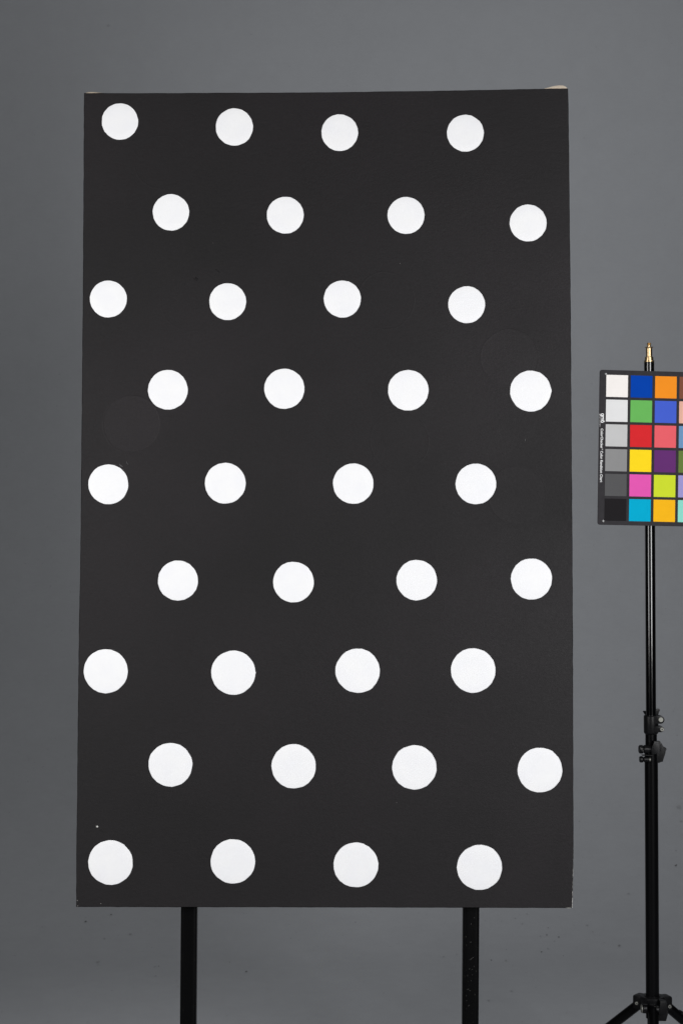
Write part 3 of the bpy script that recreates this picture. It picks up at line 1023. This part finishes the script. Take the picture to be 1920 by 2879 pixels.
SL = 0.87
zl = Z(2829)
low_z = 0.075
for i, a in enumerate(az):
    dr = Vector((math.cos(a), math.sin(a), 0))
    P0 = dr * 0.024 + Vector((0, 0, zl + 0.002))
    rend = 0.024 + (zl - 0.010) / SL
    P1 = dr * rend + Vector((0, 0, 0.012))
    bm = bmesh.new()
    bm_cyl(bm, P0, P1, 0.0090, 28, bev=0.001)
    leg = sharp(link('leg', from_bm('leg', bm), M['satin_black'], st))
    bm = bmesh.new()
    u = (P1 - P0).normalized()
    bm_cyl(bm, P1 - u * 0.03, P1 + u * 0.006, 0.0112, 24, r2=0.0125, bev=0.002)
    sharp(link('rubber_foot', from_bm('rubber_foot', bm), M['rubber'], leg))
    # brace running back to the lower collar
    Q = P0 + u * 0.12
    Qb = P0 + u * 0.075
    bm = bmesh.new()
    bm_cyl(bm, dr * 0.02 + Vector((0, 0, low_z)), Q - Vector((0, 0, 0.012)), 0.0045, 16)
    sharp(link('brace', from_bm('brace', bm), M['satin_black'], leg))
    bm = bmesh.new()
    bm_box(bm, P0 + u * 0.052 + Vector((0, 0, 0.006)), (0.024, 0.014, 0.0135), (u.to_track_quat('X', 'Z')).to_matrix(), bev=0.002)
    if i == 1:
        sharp(link('bracket', from_bm('bracket', bm), M['matt_plastic'], leg))
    else:
        bm.free()
bm = bmesh.new()
bm_lathe(bm, [(0.0105, low_z - 0.012), (0.019, low_z - 0.010), (0.019, low_z + 0.010), (0.0105, low_z + 0.012)], 32)
sharp(link('lower_collar', from_bm('lower_collar', bm), M['matt_plastic'], st))
tube('tube', 0.0095, 2850, Z(0) and (CAMZ - (low_z - 0.012)) * PM + 1439.5, M['satin_black'])

# ------------------------------------------------------------------ colour chart clipped to the stand
PITCH = 0.0441
UX = Vector((0.99725346, 0.07113049, -0.02063952)).normalized()      # card axes in world space (right, down, out)
VD = Vector((-0.01864852, -0.0285422, -0.99941862)).normalized()
VD = (VD - UX * VD.dot(UX)).normalized()
CN = UX.cross(VD)
if CN.y > 0:
    CN = -CN
C0 = Vector((0.47095977, CAMY + 2.944793, CAMZ + 0.24432527))
def cp(u, v_, off=0.0):
    return C0 + UX * (u * PITCH) + VD * (v_ * PITCH) + CN * off
card_base = cp(1.94, 6.06, -0.001)
card = empty('colour_chart', 'colour checker card of bright and grey squares clipped to the light stand', 'colour chart', card_base)
def rounded(u0, v0, u1, v1, r, n=6):
    pts = []
    for cx, cy, s in ((u1 - r, v0 + r, -90), (u1 - r, v1 - r, 0), (u0 + r, v1 - r, 90), (u0 + r, v0 + r, 180)):
        for q in range(n + 1):
            a = math.radians(s + 90 * q / n)
            pts.append((cx + r * math.cos(a), cy + r * math.sin(a)))
    return pts
def plate(name, pts, o0, o1, m, parent, bev=0.0):
    v = [cp(u, w_, o0) for u, w_ in pts] + [cp(u, w_, o1) for u, w_ in pts]
    n = len(pts)
    f = [tuple(range(n)), tuple(range(2 * n - 1, n - 1, -1))] + [(i, i + n, (i + 1) % n + n, (i + 1) % n) for i in range(n)]
    me = pyd(name, v, f)
    bm = bmesh.new()
    bm.from_mesh(me)
    if bev:
        bm.faces.ensure_lookup_table()
        bmesh.ops.bevel(bm, geom=list({e for fc in bm.faces[:2] for e in fc.edges}), offset=bev, segments=1, affect='EDGES')
    bmesh.ops.recalc_face_normals(bm, faces=bm.faces)
    bm.to_mesh(me)
    bm.free()
    return link(name, me, m, parent, world=card_base)
M['board'] = mat('charcoal_card', rgb(50, 48, 51, 0.8), 0.6, spec=0.1, mottle=(120, 0.12, 4), bump=(900, 0.3, 0.0003))
board = plate('board', rounded(-0.27, -0.20, 4.15, 6.06, 0.10), -0.0028, 0.0, M['board'], card, 0.0003)
PAL = [[(245, 240, 236), (226, 226, 226), (196, 196, 196), (141, 141, 141), (87, 87, 88), (33, 31, 33)],
       [(0, 65, 168), (106, 182, 92), (214, 43, 48), (253, 218, 33), (227, 89, 176), (0, 170, 207)],
       [(243, 145, 36), (70, 97, 205), (232, 98, 106), (100, 49, 112), (204, 220, 50), (247, 184, 28)],
       [(125, 78, 60), (228, 177, 157), (110, 150, 190), (102, 124, 62), (157, 151, 206), (142, 218, 202)]]
NAMES = [['white', 'light grey', 'silver grey', 'mid grey', 'dark grey', 'black'], ['deep blue', 'green', 'red', 'yellow', 'magenta', 'cyan'],
         ['orange', 'violet blue', 'coral pink', 'purple', 'lime', 'amber'], ['brown', 'skin pink', 'steel blue', 'olive green', 'lavender', 'mint']]
CARDK = 0.91
for i in range(4):
    for j in range(6):
        c = PAL[i][j]
        col = tuple(max(0.0005, x) for x in rgb(*c, CARDK)[:3]) + (1,)
        m = mat('swatch_' + NAMES[i][j].replace(' ', '_'), col, 0.62, spec=0.03, mottle=(45, 0.02, 5))
        o = plate('swatch', [(i, j), (i + 0.885, j), (i + 0.885, j + 0.89), (i, j + 0.89)], 0.0, 0.0006, m, card)
        o['label'] = NAMES[i][j] + ' square'
M['print'] = mat('white_print', (0.82, 0.82, 0.82, 1), 0.6)
def text(body, name, u_base, u_top, v0, v1, bold=0.0, cap='H'):
    """lettering that runs down the card, letter tops to the right; fitted to the measured box"""
    cu = bpy.data.curves.new(name, 'FONT')
    cu.body = body
    cu.size = 1.0
    cu.offset = bold
    cu.resolution_u = 3
    cu.extrude = 0
    o = bpy.data.objects.new(name, cu)
    COL.objects.link(o)
    bpy.context.view_layer.update()
    me = bpy.data.meshes.new_from_object(o)
    bpy.data.objects.remove(o)
    xs_ = [v_.co.x for v_ in me.vertices]
    ys_ = [v_.co.y for v_ in me.vertices]
    x0, x1, y0, y1 = min(xs_), max(xs_), min(ys_), max(ys_)
    for v_ in me.vertices:
        vv = v0 + (v_.co.x - x0) / (x1 - x0) * (v1 - v0)
        uu = u_base + (v_.co.y - y0) / (y1 - y0) * (u_top - u_base)
        v_.co = cp(uu, vv, 0.00025)
    return link(name, me, M['print'], card, world=card_base)
text('ColorChecker', 'lettering', -0.203, -0.098, 2.18, 2.985, 0.014)
text('\u00ae', 'lettering', -0.150, -0.100, 2.995, 3.045, 0.0)
text('Color Rendition Chart', 'lettering', -0.203, -0.098, 3.085, 4.345, 0.014)
def arc_pts(cx, cy, rx, ry, a0, a1, n=14):
    return [(cx + rx * math.cos(math.radians(a0 + (a1 - a0) * q / n)), cy + ry * math.sin(math.radians(a0 + (a1 - a0) * q / n))) for q in range(n + 1)]
def strokes(name, paths, u_base, v0, xh, wd):
    # rounded lower-case letters as ribbons; (s, t) run down the card and towards its squares
    for k, path in enumerate(paths):
        v, f = [], []
        n = len(path)
        for i, (s, t) in enumerate(path):
            ax, ay = path[max(0, i - 1)]
            bx, by = path[min(n - 1, i + 1)]
            d = Vector((bx - ax, by - ay)).normalized()
            for sg in (-1, 1):
                v.append(cp(u_base + (t + sg * d.x * wd / 2) * xh, v0 + (s - sg * d.y * wd / 2) * xh, 0.00025 + k * 0.00002))
        for i in range(n - 1):
            f.append((2 * i, 2 * i + 1, 2 * i + 3, 2 * i + 2))
        link(name, pyd(name, v, f), M['print'], card, world=card_base)
strokes('logo', [
    arc_pts(0.42, 0.50, 0.32, 0.40, 0, 360, 24), [(0.78, 0.98), (0.78, 0.0)] + arc_pts(0.42, -0.02, 0.36, 0.40, 0, -130)[1:],
    [(1.12, 0.0), (1.12, 0.98)], [(1.12, 0.55)] + arc_pts(1.42, 0.60, 0.28, 0.30, 170, 0) + [(1.70, 0.0)], [(1.70, 0.55)] + arc_pts(2.00, 0.60, 0.28, 0.30, 170, 0) + [(2.28, 0.0)],
    arc_pts(2.92, 0.42, 0.33, 0.38, 0, 360, 24), [(2.60, 0.35), (2.62, 0.75)] + arc_pts(2.98, 0.78, 0.36, 0.46, 175, 80)],
    -0.195, 1.566, 0.113, 0.23)
text('GRETAGMACBETH', 'small_print', -0.251, -0.226, 1.68, 2.11, 0.0)
for (u, v_) in ((-0.022, -0.03), (-0.045, 5.905)):
    a, b = 0.045, 0.0055
    pts = [(u - a, v_ - b), (u - b, v_ - b), (u - b, v_ - a), (u + b, v_ - a), (u + b, v_ - b), (u + a, v_ - b), (u + a, v_ + b), (u + b, v_ + b), (u + b, v_ + a), (u - b, v_ + a), (u - b, v_ + b), (u - a, v_ + b)]
    me = pyd('register_cross', [cp(x, y, 0.0007 if v_ > 0 else 0.0007) for x, y in pts], [(0, 1, 10, 11), (2, 3, 4, 1), (4, 5, 6, 7), (7, 8, 9, 10), (1, 4, 7, 10)])
    link('register_cross', me, M['print'], card, world=card_base)
# clip between the card and the tube
stx = st.location.x - 0.00533 * Z(1240)
bm = bmesh.new()
zc_ = Z(1240)
bm_box(bm, Vector((stx, -0.025, zc_)) - card_base, (0.03, 0.030, 0.05), bev=0.003)
sharp(link('clip', from_bm('clip', bm), M['matt_plastic'], card))
